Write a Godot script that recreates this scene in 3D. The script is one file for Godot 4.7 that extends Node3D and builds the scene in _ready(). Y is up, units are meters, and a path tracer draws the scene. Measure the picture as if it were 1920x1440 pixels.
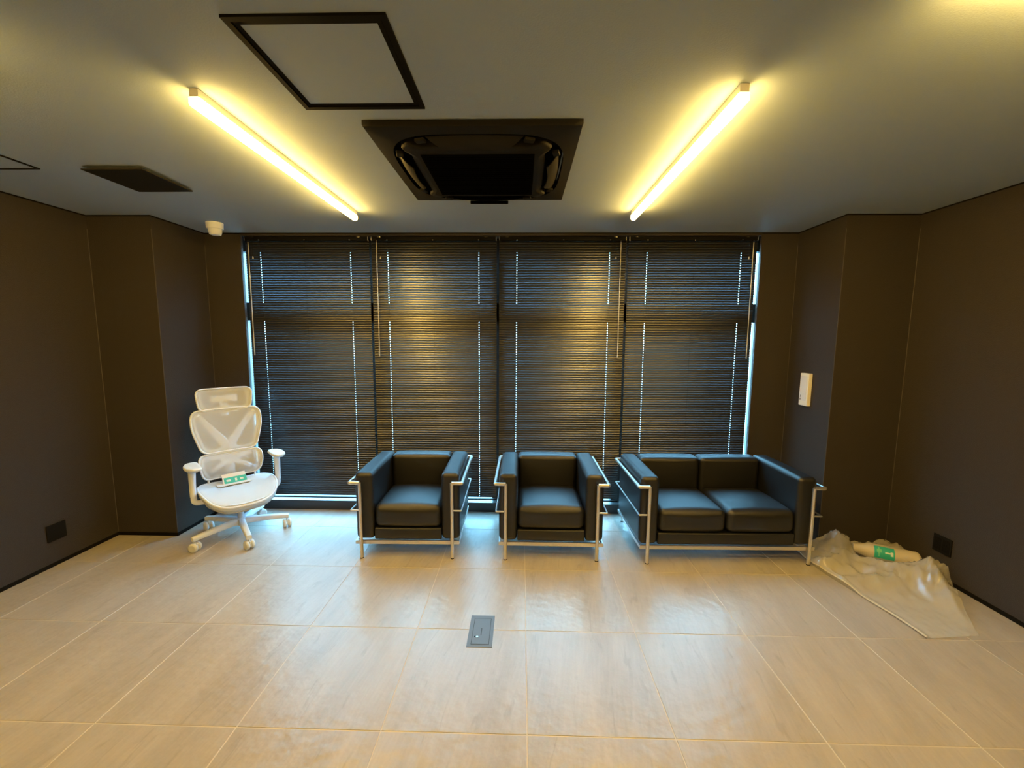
extends Node3D
# A small dark office lounge: white mesh office chair, two black armchairs and a sofa in front of black venetian blinds.

const CEILING := 2.5
const WALL_L := -3.295
const WALL_R := 2.805
const PILLAR_Z := -1.6
const WINDOW_Z := -2.12
const BACK_Z := 3.4
const OPEN_L := -2.487
const OPEN_R := 1.985
const LAMP_TINT := Color(1.0, 0.60, 0.14)

var M := {}
var rng := RandomNumberGenerator.new()
var used := {}

# ------------------------------------------------------------------ mesh builder
class MB:
	var v := PackedVector3Array()
	var uv := PackedVector2Array()
	var idx := PackedInt32Array()

	# rows[i][j]; (d/dj) x (d/di) points outwards
	func grid(rows: Array, wrap_j := false, wrap_i := false, uvs := []) -> void:
		var base := v.size()
		var ni := rows.size()
		var nj: int = rows[0].size()
		for i in ni:
			for j in nj:
				v.append(rows[i][j])
				uv.append(uvs[i][j] if uvs.size() > 0 else Vector2(float(j) / maxi(nj - 1, 1), float(i) / maxi(ni - 1, 1)))
		for i in (ni if wrap_i else ni - 1):
			for j in (nj if wrap_j else nj - 1):
				var i2 := (i + 1) % ni
				var j2 := (j + 1) % nj
				var a := base + i * nj + j
				var b := base + i * nj + j2
				var c := base + i2 * nj + j2
				var d := base + i2 * nj + j
				idx.append_array([a, c, b, a, d, c])

	# flat cap over a ring that runs anticlockwise seen from the outside
	func cap(ring: Array) -> void:
		var base := v.size()
		var mid := Vector3.ZERO
		for p in ring:
			mid += p
		v.append(mid / ring.size())
		uv.append(Vector2(0.5, 0.5))
		for p in ring:
			v.append(p)
			uv.append(Vector2(0.5, 0.5))
		for k in ring.size():
			idx.append_array([base, base + 1 + (k + 1) % ring.size(), base + 1 + k])

	func quad(a: Vector3, b: Vector3, c: Vector3, d: Vector3) -> void:   # anticlockwise from the outside
		grid([[a, b], [d, c]])

	func box(c: Vector3, s: Vector3) -> void:
		rbox(c, s, 0.0, 0)

	func rbox(c: Vector3, s: Vector3, r: float, seg := 2, puff := Vector3.ZERO, inner := 1, basis := Basis.IDENTITY) -> void:
		var h := s * 0.5
		r = minf(r, minf(h.x, minf(h.y, h.z)) * 0.999)
		var faces := [[Vector3.RIGHT, Vector3.UP, Vector3.BACK], [Vector3.LEFT, Vector3.BACK, Vector3.UP], [Vector3.UP, Vector3.BACK, Vector3.RIGHT],
			[Vector3.DOWN, Vector3.RIGHT, Vector3.BACK], [Vector3.BACK, Vector3.RIGHT, Vector3.UP], [Vector3.FORWARD, Vector3.UP, Vector3.RIGHT]]
		for f in faces:
			var n: Vector3 = f[0]
			var u: Vector3 = f[1]
			var w: Vector3 = f[2]
			var hu: float = absf(h.dot(u.abs()))
			var hw: float = absf(h.dot(w.abs()))
			var hn: float = absf(h.dot(n.abs()))
			var tu := steps(hu, r, seg, inner)
			var tw := steps(hw, r, seg, inner)
			var rows := []
			for b in tw:
				var row := []
				for a in tu:
					var p: Vector3 = n * hn + u * a + w * b
					var core := Vector3(clampf(p.x, -h.x + r, h.x - r), clampf(p.y, -h.y + r, h.y - r), clampf(p.z, -h.z + r, h.z - r))
					var d := p - core
					var q := core + d.normalized() * r if r > 0.0 else p
					if puff != Vector3.ZERO:
						var k := Vector3(q.x / h.x, q.y / h.y, q.z / h.z)
						q += Vector3(puff.x * k.x * (1 - k.y * k.y) * (1 - k.z * k.z), puff.y * k.y * (1 - k.x * k.x) * (1 - k.z * k.z), puff.z * k.z * (1 - k.x * k.x) * (1 - k.y * k.y))
					row.append(c + basis * q)
				rows.append(row)
			grid(rows)

	func steps(h: float, r: float, seg: int, inner: int) -> Array:
		var out := []
		if r > 0.0:
			for k in seg:
				out.append(-h + r * (1.0 - tan((1.0 - float(k) / seg) * PI / 4)))
		for k in inner + 1:
			out.append(lerpf(-h + r, h - r, float(k) / inner))
		if r > 0.0:
			for k in seg:
				out.append(h - r + r * tan((float(k + 1) / seg) * PI / 4))
		return out

	# sweep of an ellipse (a across, b along "up") along a path
	func bar(path: Array, a, b, up := Vector3.UP, sides := 10, closed := false, caps := true, power := 1.0) -> void:
		var rows := []
		var n := path.size()
		for i in n:
			var t: Vector3
			if closed:
				t = path[(i + 1) % n] - path[(i + n - 1) % n]
			else:
				t = path[mini(i + 1, n - 1)] - path[maxi(i - 1, 0)]
			t = t.normalized()
			var side := t.cross(up)
			if side.length() < 0.05:
				side = t.cross(Vector3.RIGHT if absf(t.x) < 0.9 else Vector3.BACK)
			side = side.normalized()
			var top := t.cross(side).normalized() * -1.0     # side x top = t ... top = t x side reversed below
			top = side.cross(t) * -1.0
			var ra: float = a[i] if a is Array else a
			var rb: float = b[i] if b is Array else b
			var row := []
			for j in sides:
				var th := TAU * j / sides
				var ct := cos(th)
				var sn := sin(th)
				ct = signf(ct) * pow(absf(ct), power)
				sn = signf(sn) * pow(absf(sn), power)
				row.append(path[i] + side * ra * ct + top * rb * sn)
			rows.append(row)
		grid(rows, true, closed)
		if caps and not closed:
			var first: Array = rows[0].duplicate()
			first.reverse()
			cap(first)
			cap(rows[n - 1])

	# round tube with parallel-transported frames
	func tube(path: Array, r: float, sides := 10, closed := false) -> void:
		var n := path.size()
		var t0: Vector3 = (path[1] - path[0]).normalized()
		var side := t0.cross(Vector3.UP)
		if side.length() < 0.1:
			side = t0.cross(Vector3.RIGHT)
		side = side.normalized()
		var rows := []
		for i in n:
			var t: Vector3
			if closed:
				t = path[(i + 1) % n] - path[(i + n - 1) % n]
			else:
				t = path[mini(i + 1, n - 1)] - path[maxi(i - 1, 0)]
			t = t.normalized()
			side = (side - t * side.dot(t)).normalized()
			var top := t.cross(side)
			var row := []
			for j in sides:
				var th := TAU * j / sides
				row.append(path[i] + side * cos(th) * r + top * sin(th) * r)
			rows.append(row)
		grid(rows, true, closed)
		if not closed:
			var first: Array = rows[0].duplicate()
			first.reverse()
			cap(first)
			cap(rows[n - 1])

	# profile of Vector2(radius, y) with y rising, round the y axis through c
	func lathe(profile: Array, c := Vector3.ZERO, sides := 20, basis := Basis.IDENTITY) -> void:
		var rows := []
		for p in profile:
			var row := []
			for j in sides:
				var th := -TAU * j / sides
				row.append(c + basis * Vector3(p.x * cos(th), p.y, p.x * sin(th)))
			rows.append(row)
		grid(rows, true)
		var low: Array = rows[0].duplicate()
		low.reverse()
		cap(low)
		cap(rows[rows.size() - 1])

	# flat outline in x, z (seen from above) pulled up from y0 to y1; may be concave
	func slab(poly: PackedVector2Array, y0: float, y1: float) -> void:
		var tri := Geometry2D.triangulate_polygon(poly)
		for side in 2:
			var base := v.size()
			for p in poly:
				v.append(Vector3(p.x, y1 if side == 0 else y0, p.y))
				uv.append(p)
			for k in range(0, tri.size(), 3):
				var a := poly[tri[k]]
				var b := poly[tri[k + 1]]
				var c := poly[tri[k + 2]]
				var turn := (b - a).cross(c - a) > 0.0      # clockwise in x, z seen from above when positive
				if turn == (side == 0):
					idx.append_array([base + tri[k], base + tri[k + 1], base + tri[k + 2]])
				else:
					idx.append_array([base + tri[k], base + tri[k + 2], base + tri[k + 1]])
		var area := 0.0
		for k in poly.size():
			area += poly[k].cross(poly[(k + 1) % poly.size()])
		for k in poly.size():
			var p := poly[k]
			var q := poly[(k + 1) % poly.size()]
			if area > 0.0:
				var s := p
				p = q
				q = s
			quad(Vector3(p.x, y0, p.y), Vector3(q.x, y0, q.y), Vector3(q.x, y1, q.y), Vector3(p.x, y1, p.y))

	func commit(weld := false) -> ArrayMesh:
		var nn := PackedVector3Array()
		nn.resize(v.size())
		for k in range(0, idx.size(), 3):
			var a := v[idx[k]]
			var f := (v[idx[k + 2]] - a).cross(v[idx[k + 1]] - a)
			for q in 3:
				nn[idx[k + q]] += f
		if weld:
			var sum := {}
			for k in v.size():
				var key := Vector3i((v[k] * 20000.0).round())
				sum[key] = sum.get(key, Vector3.ZERO) + nn[k]
			for k in v.size():
				nn[k] = sum[Vector3i((v[k] * 20000.0).round())]
		for k in nn.size():
			nn[k] = nn[k].normalized() if nn[k].length() > 1e-14 else Vector3.UP
		var arr := []
		arr.resize(Mesh.ARRAY_MAX)
		arr[Mesh.ARRAY_VERTEX] = v
		arr[Mesh.ARRAY_NORMAL] = nn
		arr[Mesh.ARRAY_TEX_UV] = uv
		arr[Mesh.ARRAY_INDEX] = idx
		var m := ArrayMesh.new()
		m.add_surface_from_arrays(Mesh.PRIMITIVE_TRIANGLES, arr)
		return m

# ------------------------------------------------------------------ scene helpers
func numbered(called: String) -> String:
	if not used.has(called):
		used[called] = 0
		return called
	used[called] += 1
	return "%s_%03d" % [called, used[called]]

func put(called: String, mesh: Mesh, mat: Material, parent: Node3D = null) -> MeshInstance3D:
	var o := MeshInstance3D.new()
	o.mesh = mesh
	o.material_override = mat
	if parent == null:
		o.name = numbered(called)
		add_child(o)
	else:
		o.name = called
		parent.add_child(o, true)
	return o

func thing(called: String, label: String, category: String, at := Vector3.ZERO, turn := 0.0, group := "") -> Node3D:
	var o := Node3D.new()
	o.name = numbered(called)
	add_child(o)
	o.position = at
	o.rotation.y = turn
	tag(o, label, category, group)
	return o

func tag(o: Node, label: String, category: String, group := "") -> void:
	o.set_meta("label", label)
	o.set_meta("category", category)
	if group != "":
		o.set_meta("group", group)

func structure(called: String, mesh: Mesh, mat: Material, label := "") -> MeshInstance3D:
	var o := put(called, mesh, mat)
	o.set_meta("kind", "structure")
	if label != "":
		o.set_meta("label", label)
	return o

func block(lo: Vector3, hi: Vector3) -> ArrayMesh:
	var b := MB.new()
	b.box((lo + hi) * 0.5, hi - lo)
	return b.commit()

func rounded(path: Array, r: float, n := 4) -> Array:
	var out := [path[0]]
	for k in range(1, path.size() - 1):
		var a: Vector3 = path[k - 1]
		var p: Vector3 = path[k]
		var c: Vector3 = path[k + 1]
		var q := minf(r, minf(p.distance_to(a), p.distance_to(c)) * 0.49)
		var s := p + (a - p).normalized() * q
		var e := p + (c - p).normalized() * q
		for i in n + 1:
			var t := float(i) / n
			out.append(s.lerp(p, t).lerp(p.lerp(e, t), t))
	out.append(path[path.size() - 1])
	return out

func lin(r: float, g: float, b: float) -> Color:
	return Color(r, g, b).linear_to_srgb()

func mat(c: Color, rough: float, metal := 0.0, spec := 0.5) -> StandardMaterial3D:
	var m := StandardMaterial3D.new()
	m.albedo_color = c
	m.roughness = rough
	m.metallic = metal
	m.metallic_specular = spec
	return m

func noise_texture(freq: float, seed_value: int, size := 512, as_normal := false, bump := 4.0, octaves := 4) -> NoiseTexture2D:
	var n := FastNoiseLite.new()
	n.seed = seed_value
	n.frequency = freq
	n.fractal_octaves = octaves
	var t := NoiseTexture2D.new()
	t.noise = n
	t.width = size
	t.height = size
	t.seamless = true
	t.as_normal_map = as_normal
	t.bump_strength = bump
	return t

func grained(m: StandardMaterial3D, freq: float, seed_value: int, scale: float, strength: float, bump := 4.0) -> StandardMaterial3D:
	m.normal_enabled = true
	m.normal_texture = noise_texture(freq, seed_value, 512, true, bump)
	m.normal_scale = strength
	m.uv1_triplanar = true
	m.uv1_world_triplanar = true
	m.uv1_scale = Vector3.ONE * scale
	return m

func tile_image() -> ImageTexture:
	var n1 := FastNoiseLite.new()
	n1.seed = 11
	n1.frequency = 0.01
	n1.fractal_octaves = 5
	var n2 := FastNoiseLite.new()
	n2.seed = 29
	n2.frequency = 0.02
	n2.fractal_octaves = 4
	n2.fractal_type = FastNoiseLite.FRACTAL_RIDGED
	var n3 := FastNoiseLite.new()
	n3.seed = 5
	n3.frequency = 0.21
	n3.fractal_octaves = 2
	var s := 1024
	var im := Image.create(s, s, false, Image.FORMAT_RGB8)
	var base := Vector3(0.43, 0.395, 0.35)
	for y in s:
		for x in s:
			var q := x + y * 0.16
			var broad := n1.get_noise_2d(q * 1.1, y * 0.28)
			var vein := n2.get_noise_2d(q * 1.3 + 40.0 * broad, y * 0.11 + 300.0)
			var patch := n1.get_noise_2d(q * 2.6 + 900.0, y * 0.9 + 700.0)
			var grain := n3.get_noise_2d(x, y)
			var streak := n3.get_noise_2d(q * 0.55 + 500.0, y * 0.05)
			var k := 1.0 + 0.15 * broad + 0.05 * patch + 0.03 * grain + 0.05 * streak
			var dark := smoothstep(0.42, 0.85, vein) * smoothstep(-0.05, 0.35, patch)
			k *= 1.0 - 0.15 * dark
			k *= 1.0 + 0.12 * smoothstep(0.25, 0.6, -broad) * smoothstep(0.3, 0.7, vein)
			var c := base * k
			im.set_pixel(x, y, lin(c.x, c.y * (1.0 - 0.01 * dark), c.z * (1.0 - 0.02 * dark)))
	im.generate_mipmaps()
	return ImageTexture.create_from_image(im)

# ------------------------------------------------------------------ build
func _ready() -> void:
	rng.seed = 77
	# camera
	var cam := Camera3D.new()
	cam.name = "camera"
	cam.fov = rad_to_deg(2.0 * atan(720.0 / 768.694))
	cam.near = 0.05
	cam.far = 200.0
	cam.position = Vector3(-0.0344, 1.6009, 1.5007)
	cam.rotation = Vector3(-0.110057, 0.023221, 0.005384)
	add_child(cam)
	cam.current = true
	# daylight: an even pale-blue sky outside the window
	var sky_mat := ProceduralSkyMaterial.new()
	sky_mat.sky_top_color = lin(0.235, 0.655, 1.0)
	sky_mat.sky_horizon_color = lin(0.29, 0.69, 1.0)
	sky_mat.ground_bottom_color = lin(0.22, 0.36, 0.44)
	sky_mat.ground_horizon_color = lin(0.40, 0.65, 0.8)
	sky_mat.sun_angle_max = 0.0
	sky_mat.energy_multiplier = 30.5
	var sky := Sky.new()
	sky.sky_material = sky_mat
	var env := Environment.new()
	env.background_mode = Environment.BG_SKY
	env.sky = sky
	env.tonemap_mode = Environment.TONE_MAPPER_LINEAR
	env.tonemap_exposure = 1.12
	env.sdfgi_enabled = true
	env.ssao_enabled = true
	env.ssil_enabled = true
	var world := WorldEnvironment.new()
	world.name = "world_environment"
	world.environment = env
	add_child(world)

	make_materials()
	make_room()
	make_floor()
	make_window()
	make_ceiling_fittings()
	make_wall_fittings()
	make_seating()
	make_office_chair()
	make_packaging()

func make_materials() -> void:
	M.wall = grained(mat(lin(0.042, 0.035, 0.029), 0.62, 0.0, 0.4), 0.09, 3, 3.0, 0.5, 5.0)
	M.ceiling = grained(mat(lin(0.36, 0.44, 0.52), 0.8, 0.0, 0.25), 0.12, 8, 2.0, 0.09, 4.0)
	M.black_trim = mat(lin(0.009, 0.008, 0.007), 0.6, 0.0, 0.15)
	M.bead = mat(lin(0.075, 0.066, 0.056), 0.6)
	M.grout = mat(lin(0.60, 0.555, 0.49), 0.8)
	var t := mat(Color.WHITE, 0.28, 0.0, 0.7)
	t.albedo_texture = tile_image()
	t.normal_enabled = true
	t.normal_texture = noise_texture(0.06, 91, 512, true, 3.0)
	t.normal_scale = 0.12
	M.tile = t
	M.slat = mat(lin(0.011, 0.010, 0.009), 0.28, 0.0, 0.75)
	M.headrail = mat(lin(0.008, 0.0075, 0.007), 0.4, 0.0, 0.2)
	M.cord = mat(lin(0.02, 0.018, 0.016), 0.7)
	M.clear_plastic = mat(Color(0.92, 0.92, 0.9), 0.08)
	M.clear_plastic.transparency = BaseMaterial3D.TRANSPARENCY_ALPHA
	M.clear_plastic.albedo_color = Color(0.92, 0.92, 0.9, 0.45)
	M.bright_metal = mat(lin(0.75, 0.73, 0.70), 0.25, 1.0)
	M.frame = mat(lin(0.030, 0.032, 0.034), 0.4, 0.0, 0.5)
	var g := mat(Color(0.9, 0.97, 1.0, 0.06), 0.02)
	g.transparency = BaseMaterial3D.TRANSPARENCY_ALPHA
	M.glass = g
	M.paving = mat(lin(0.42, 0.42, 0.40), 0.9)
	M.lamp_white = mat(lin(0.78, 0.76, 0.72), 0.4)
	var e := mat(lin(0.85, 0.83, 0.78), 0.4)
	e.emission_enabled = true
	e.emission = Color(LAMP_TINT.r, LAMP_TINT.g, LAMP_TINT.b).linear_to_srgb()
	e.emission_energy_multiplier = 62.0
	M.glow = e
	var ee := e.duplicate()
	ee.emission_energy_multiplier = 12.0
	M.glow_end = ee
	M.dark_panel = mat(lin(0.020, 0.018, 0.014), 0.55, 0.0, 0.22)
	M.dark_panel_matt = mat(lin(0.022, 0.020, 0.018), 0.6)
	M.grille = mat(lin(0.0022, 0.0021, 0.0019), 0.8, 0.0, 0.1)
	M.leather = grained(mat(lin(0.0060, 0.0062, 0.0068), 0.42, 0.0, 0.6), 0.16, 21, 9.0, 0.25, 5.0)
	M.steel = mat(lin(0.80, 0.78, 0.75), 0.34, 1.0)
	M.white_plastic = mat(lin(0.73, 0.80, 0.90), 0.38)
	M.white_pad = mat(lin(0.77, 0.82, 0.88), 0.55)
	M.white_mesh = mat(Color(lin(0.77, 0.84, 0.93), 0.56), 0.75)
	M.white_mesh.transparency = BaseMaterial3D.TRANSPARENCY_ALPHA
	M.seat_mesh = mat(lin(0.60, 0.66, 0.73), 0.7)
	M.seam = mat(lin(0.42, 0.41, 0.40), 0.7)
	M.caster = mat(lin(0.66, 0.69, 0.70), 0.5)
	M.tyre = mat(lin(0.30, 0.29, 0.28), 0.6)
	M.teal = mat(lin(0.03, 0.44, 0.36), 0.5)
	M.print_white = mat(lin(0.62, 0.75, 0.70), 0.5)
	M.print_pale = mat(lin(0.16, 0.58, 0.36), 0.5)
	M.paper = mat(lin(0.72, 0.71, 0.69), 0.7)
	M.cream = mat(lin(0.82, 0.80, 0.70), 0.45)
	M.mark = mat(lin(0.12, 0.12, 0.11), 0.6)
	M.socket = mat(lin(0.010, 0.009, 0.008), 0.55, 0.0, 0.2)
	M.floor_box = mat(lin(0.17, 0.185, 0.20), 0.45, 0.3)
	M.floor_box_gap = mat(lin(0.03, 0.033, 0.036), 0.6)
	var p := grained(mat(Color(lin(0.84, 0.82, 0.76), 0.38), 0.22, 0.0, 0.8), 0.015, 61, 1.5, 0.12, 6.0)
	p.transparency = BaseMaterial3D.TRANSPARENCY_ALPHA
	M.film = p
	var fr := grained(mat(Color(lin(0.62, 0.56, 0.45), 0.88), 0.42, 0.0, 0.5), 0.05, 62, 4.0, 0.5, 6.0)
	fr.transparency = BaseMaterial3D.TRANSPARENCY_ALPHA
	M.film_roll = fr

# ------------------------------------------------------------------ room shell
func make_room() -> void:
	var zb := WINDOW_Z - 0.24
	structure("wall_left", block(Vector3(WALL_L - 0.15, 0, zb), Vector3(WALL_L, CEILING, BACK_Z)), M.wall)
	structure("wall_right", block(Vector3(WALL_R, 0, zb), Vector3(WALL_R + 0.15, CEILING, BACK_Z)), M.wall)
	structure("wall_back", block(Vector3(WALL_L - 0.15, 0, BACK_Z), Vector3(WALL_R + 0.15, CEILING, BACK_Z + 0.15)), M.wall)
	structure("wall_left_pillar", block(Vector3(WALL_L, 0, WINDOW_Z), Vector3(-2.805, CEILING, PILLAR_Z)), M.wall)
	structure("wall_right_pillar", block(Vector3(2.287, 0, WINDOW_Z), Vector3(WALL_R, CEILING, PILLAR_Z)), M.wall)
	structure("wall_window_left", stepped(WALL_L, OPEN_L, OPEN_L - 0.10), M.wall)
	structure("wall_window_right", stepped(WALL_R, OPEN_R, OPEN_R + 0.10), M.wall)
	structure("wall_window_top", block(Vector3(OPEN_L, 2.478, zb), Vector3(OPEN_R, CEILING, WINDOW_Z)), M.wall)
	structure("ceiling", block(Vector3(WALL_L - 0.15, CEILING, zb), Vector3(WALL_R + 0.15, CEILING + 0.15, BACK_Z + 0.15)), M.ceiling)
	# black skirting and the thin black shadow trim under the ceiling
	var e := 0.004
	var runs := {
		"left": [Vector3(WALL_L, 0, PILLAR_Z), Vector3(WALL_L + e, 0, BACK_Z)],
		"right": [Vector3(WALL_R - e, 0, PILLAR_Z), Vector3(WALL_R, 0, BACK_Z)],
		"left_pillar_front": [Vector3(WALL_L, 0, PILLAR_Z), Vector3(-2.805 + e, 0, PILLAR_Z + e)],
		"left_pillar_side": [Vector3(-2.805, 0, WINDOW_Z), Vector3(-2.805 + e, 0, PILLAR_Z)],
		"right_pillar_front": [Vector3(2.287 - e, 0, PILLAR_Z), Vector3(WALL_R, 0, PILLAR_Z + e)],
		"right_pillar_side": [Vector3(2.287 - e, 0, WINDOW_Z), Vector3(2.287, 0, PILLAR_Z)],
		"window_left": [Vector3(-2.805, 0, WINDOW_Z), Vector3(OPEN_L, 0, WINDOW_Z + e)],
		"window_right": [Vector3(OPEN_R, 0, WINDOW_Z), Vector3(2.287, 0, WINDOW_Z + e)],
	}
	var n := 0
	for side in runs:
		var r: Array = runs[side]
		structure("baseboard_" + side, block(r[0], r[1] + Vector3(0, 0.026, 0)), M.black_trim)
		n += 1
		structure("trim_%d" % n, block(r[0] + Vector3(0, CEILING - 0.009, 0), r[1] + Vector3(0, CEILING, 0)), M.black_trim)
	structure("trim_%d" % (n + 1), block(Vector3(OPEN_L, CEILING - 0.006, WINDOW_Z), Vector3(OPEN_R, CEILING, WINDOW_Z + e)), M.black_trim)
	# pale caulk beads down the wall corners
	for p in [Vector2(WALL_L, PILLAR_Z), Vector2(-2.805, PILLAR_Z), Vector2(-2.805, WINDOW_Z), Vector2(2.287, PILLAR_Z), Vector2(WALL_R, PILLAR_Z), Vector2(2.287, WINDOW_Z)]:
		n += 1
		var b := MB.new()
		b.tube([Vector3(p.x, 0.03, p.y), Vector3(p.x, CEILING - 0.1, p.y)], 0.0025, 6)
		structure("trim_%d" % (n + 1), b.commit(), M.bead)

func stepped(outer: float, lip: float, inner: float) -> ArrayMesh:
	# wall strip beside the window: a thin lip that covers the edge of the window frame
	var b := MB.new()
	b.box(Vector3((outer + lip) * 0.5, CEILING * 0.5, WINDOW_Z - 0.014), Vector3(absf(outer - lip), CEILING, 0.028))
	b.box(Vector3((outer + inner) * 0.5, CEILING * 0.5, WINDOW_Z - 0.134), Vector3(absf(outer - inner), CEILING, 0.212))
	return b.commit()

func make_floor() -> void:
	var f := structure("floor", block(Vector3(WALL_L - 0.15, -0.15, WINDOW_Z - 0.24), Vector3(WALL_R + 0.15, -0.002, BACK_Z + 0.15)), M.grout, "floor of large beige stone-look tiles with pale joints")
	var gap := 0.005
	var cache := {}
	var x0 := floorf(WALL_L / 0.6)
	for ci in range(int(x0), int(ceil(WALL_R / 0.6))):
		for ri in range(-4, int(ceil(BACK_Z / 0.6))):
			var lo := Vector2(maxf(ci * 0.6 + gap * 0.5, WALL_L), maxf(ri * 0.6 + gap * 0.5, -2.15))
			var hi := Vector2(minf(ci * 0.6 + 0.6 - gap * 0.5, WALL_R), minf(ri * 0.6 + 0.6 - gap * 0.5, BACK_Z))
			if hi.x - lo.x < 0.01 or hi.y - lo.y < 0.01:
				continue
			var s := hi - lo
			var variant := rng.randi() % 7
			var key := "%d_%.3f_%.3f" % [variant, s.x, s.y]
			if not cache.has(key):
				cache[key] = tile_mesh(s, variant)
			var t := put("tile", cache[key], M.tile, f)
			t.position = Vector3(lo.x, 0, lo.y)

func tile_mesh(s: Vector2, variant: int) -> ArrayMesh:
	var b := MB.new()
	var o := Vector2(fmod(variant * 0.37, 0.72), fmod(variant * 0.29 + 0.05, 0.72))
	var e := 0.0012
	var k := 0.25 / 0.6
	var xs := [0.0, e, s.x - e, s.x]
	var zs := [s.y, s.y - e, e, 0.0]
	var rows := []
	var uvs := []
	for i in 4:
		var row := []
		var ur := []
		for j in 4:
			var edge: bool = i == 0 or i == 3 or j == 0 or j == 3
			row.append(Vector3(xs[j], -e if edge else 0.0, zs[i]))
			ur.append(o + Vector2(xs[j], zs[i]) * k)
		rows.append(row)
		uvs.append(ur)
	b.grid(rows, false, false, uvs)
	var lo := -0.006
	b.quad(Vector3(0, lo, s.y), Vector3(s.x, lo, s.y), Vector3(s.x, -e, s.y), Vector3(0, -e, s.y))
	b.quad(Vector3(s.x, lo, 0), Vector3(0, lo, 0), Vector3(0, -e, 0), Vector3(s.x, -e, 0))
	b.quad(Vector3(0, lo, 0), Vector3(0, lo, s.y), Vector3(0, -e, s.y), Vector3(0, -e, 0))
	b.quad(Vector3(s.x, lo, s.y), Vector3(s.x, lo, 0), Vector3(s.x, -e, 0), Vector3(s.x, -e, s.y))
	return b.commit()

# ------------------------------------------------------------------ window and blinds
const BLIND_Z := -2.165
func make_window() -> void:
	var w := Node3D.new()
	w.name = "window_1"
	w.set_meta("kind", "structure")
	w.set_meta("label", "wide dark-framed window behind the black blinds")
	add_child(w)
	var zf := -2.235
	var zr := -2.305
	put("sill", block(Vector3(OPEN_L - 0.10, 0, -2.345), Vector3(OPEN_R + 0.10, 0.088, -2.15)), M.frame, w)
	put("head", block(Vector3(OPEN_L - 0.10, 2.37, zr), Vector3(OPEN_R + 0.10, 2.5, zf)), M.frame, w)
	put("transom", block(Vector3(OPEN_L - 0.10, 1.755, zr), Vector3(OPEN_R + 0.10, 1.915, zf)), M.frame, w)
	for x in [OPEN_L - 0.085, -1.365, -0.248, 0.868, OPEN_R + 0.085]:
		put("mullion", block(Vector3(x - (0.015 if absf(x) > 1.8 else 0.055), 0.088, zr), Vector3(x + (0.015 if absf(x) > 1.8 else 0.055), 2.37, zf)), M.frame, w)
	var edges := [OPEN_L - 0.07, -1.420, -1.310, -0.303, -0.193, 0.813, 0.923, OPEN_R + 0.07]
	for k in 4:
		put("pane", block(Vector3(edges[2 * k], 0.088, -2.273), Vector3(edges[2 * k + 1], 1.755, -2.267)), M.glass, w)
		put("pane", block(Vector3(edges[2 * k], 1.915, -2.273), Vector3(edges[2 * k + 1], 2.37, -2.267)), M.glass, w)
	var gr := structure("ground_outside", block(Vector3(-30, -0.35, -40), Vector3(30, -0.2, -2.4)), M.paving, "pale paving outside the window")
	gr.set_meta("kind", "structure")
	# four blinds: left edge, right edge, the two outer cords, the wand
	var places := ["between the left wall and the first gap, behind the white chair", "second from the left, behind the left armchair", "third from the left, behind the middle armchair", "at the right end, behind the sofa"]
	var spans := [[-2.474, -1.376, -2.343, -1.542, -2.435, -2.401], [-1.354, -0.259, -1.212, -0.414, -1.303, -1.272], [-0.237, 0.857, -0.082, 0.719, 0.809, 0.771], [0.879, 1.972, 1.040, 1.841, 1.930, 1.899]]
	for k in 4:
		make_blind(spans[k], "black venetian blind " + places[k])

func slat_mesh(lo: float, hi: float, holes: Array) -> ArrayMesh:
	var b := MB.new()
	var w := 0.025
	var a := deg_to_rad(71.0)
	var sag := 0.0024
	var point := func(x: float, s: float) -> Vector3:
		var bulge := sag * (1.0 - pow(2.0 * s / w, 2.0))
		return Vector3(x, -s * sin(a) + bulge * cos(a), s * cos(a) + bulge * sin(a))
	var ss := [-0.5, -0.36, -0.16, 0.0, 0.16, 0.36, 0.5]
	var xs := [lo]
	for h in holes:
		xs.append(h - 0.0018)
		xs.append(h + 0.0018)
	xs.append(hi)
	for q in range(0, xs.size() - 1):
		var hole: bool = q % 2 == 1
		var parts := [[0, 1, 2], [4, 5, 6]] if hole else [[0, 1, 2, 3, 4, 5, 6]]
		for part in parts:
			var rows := []
			for i in range(part.size() - 1, -1, -1):
				rows.append([point.call(xs[q], ss[part[i]] * w), point.call(xs[q + 1], ss[part[i]] * w)])
			b.grid(rows)
	return b.commit()

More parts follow.
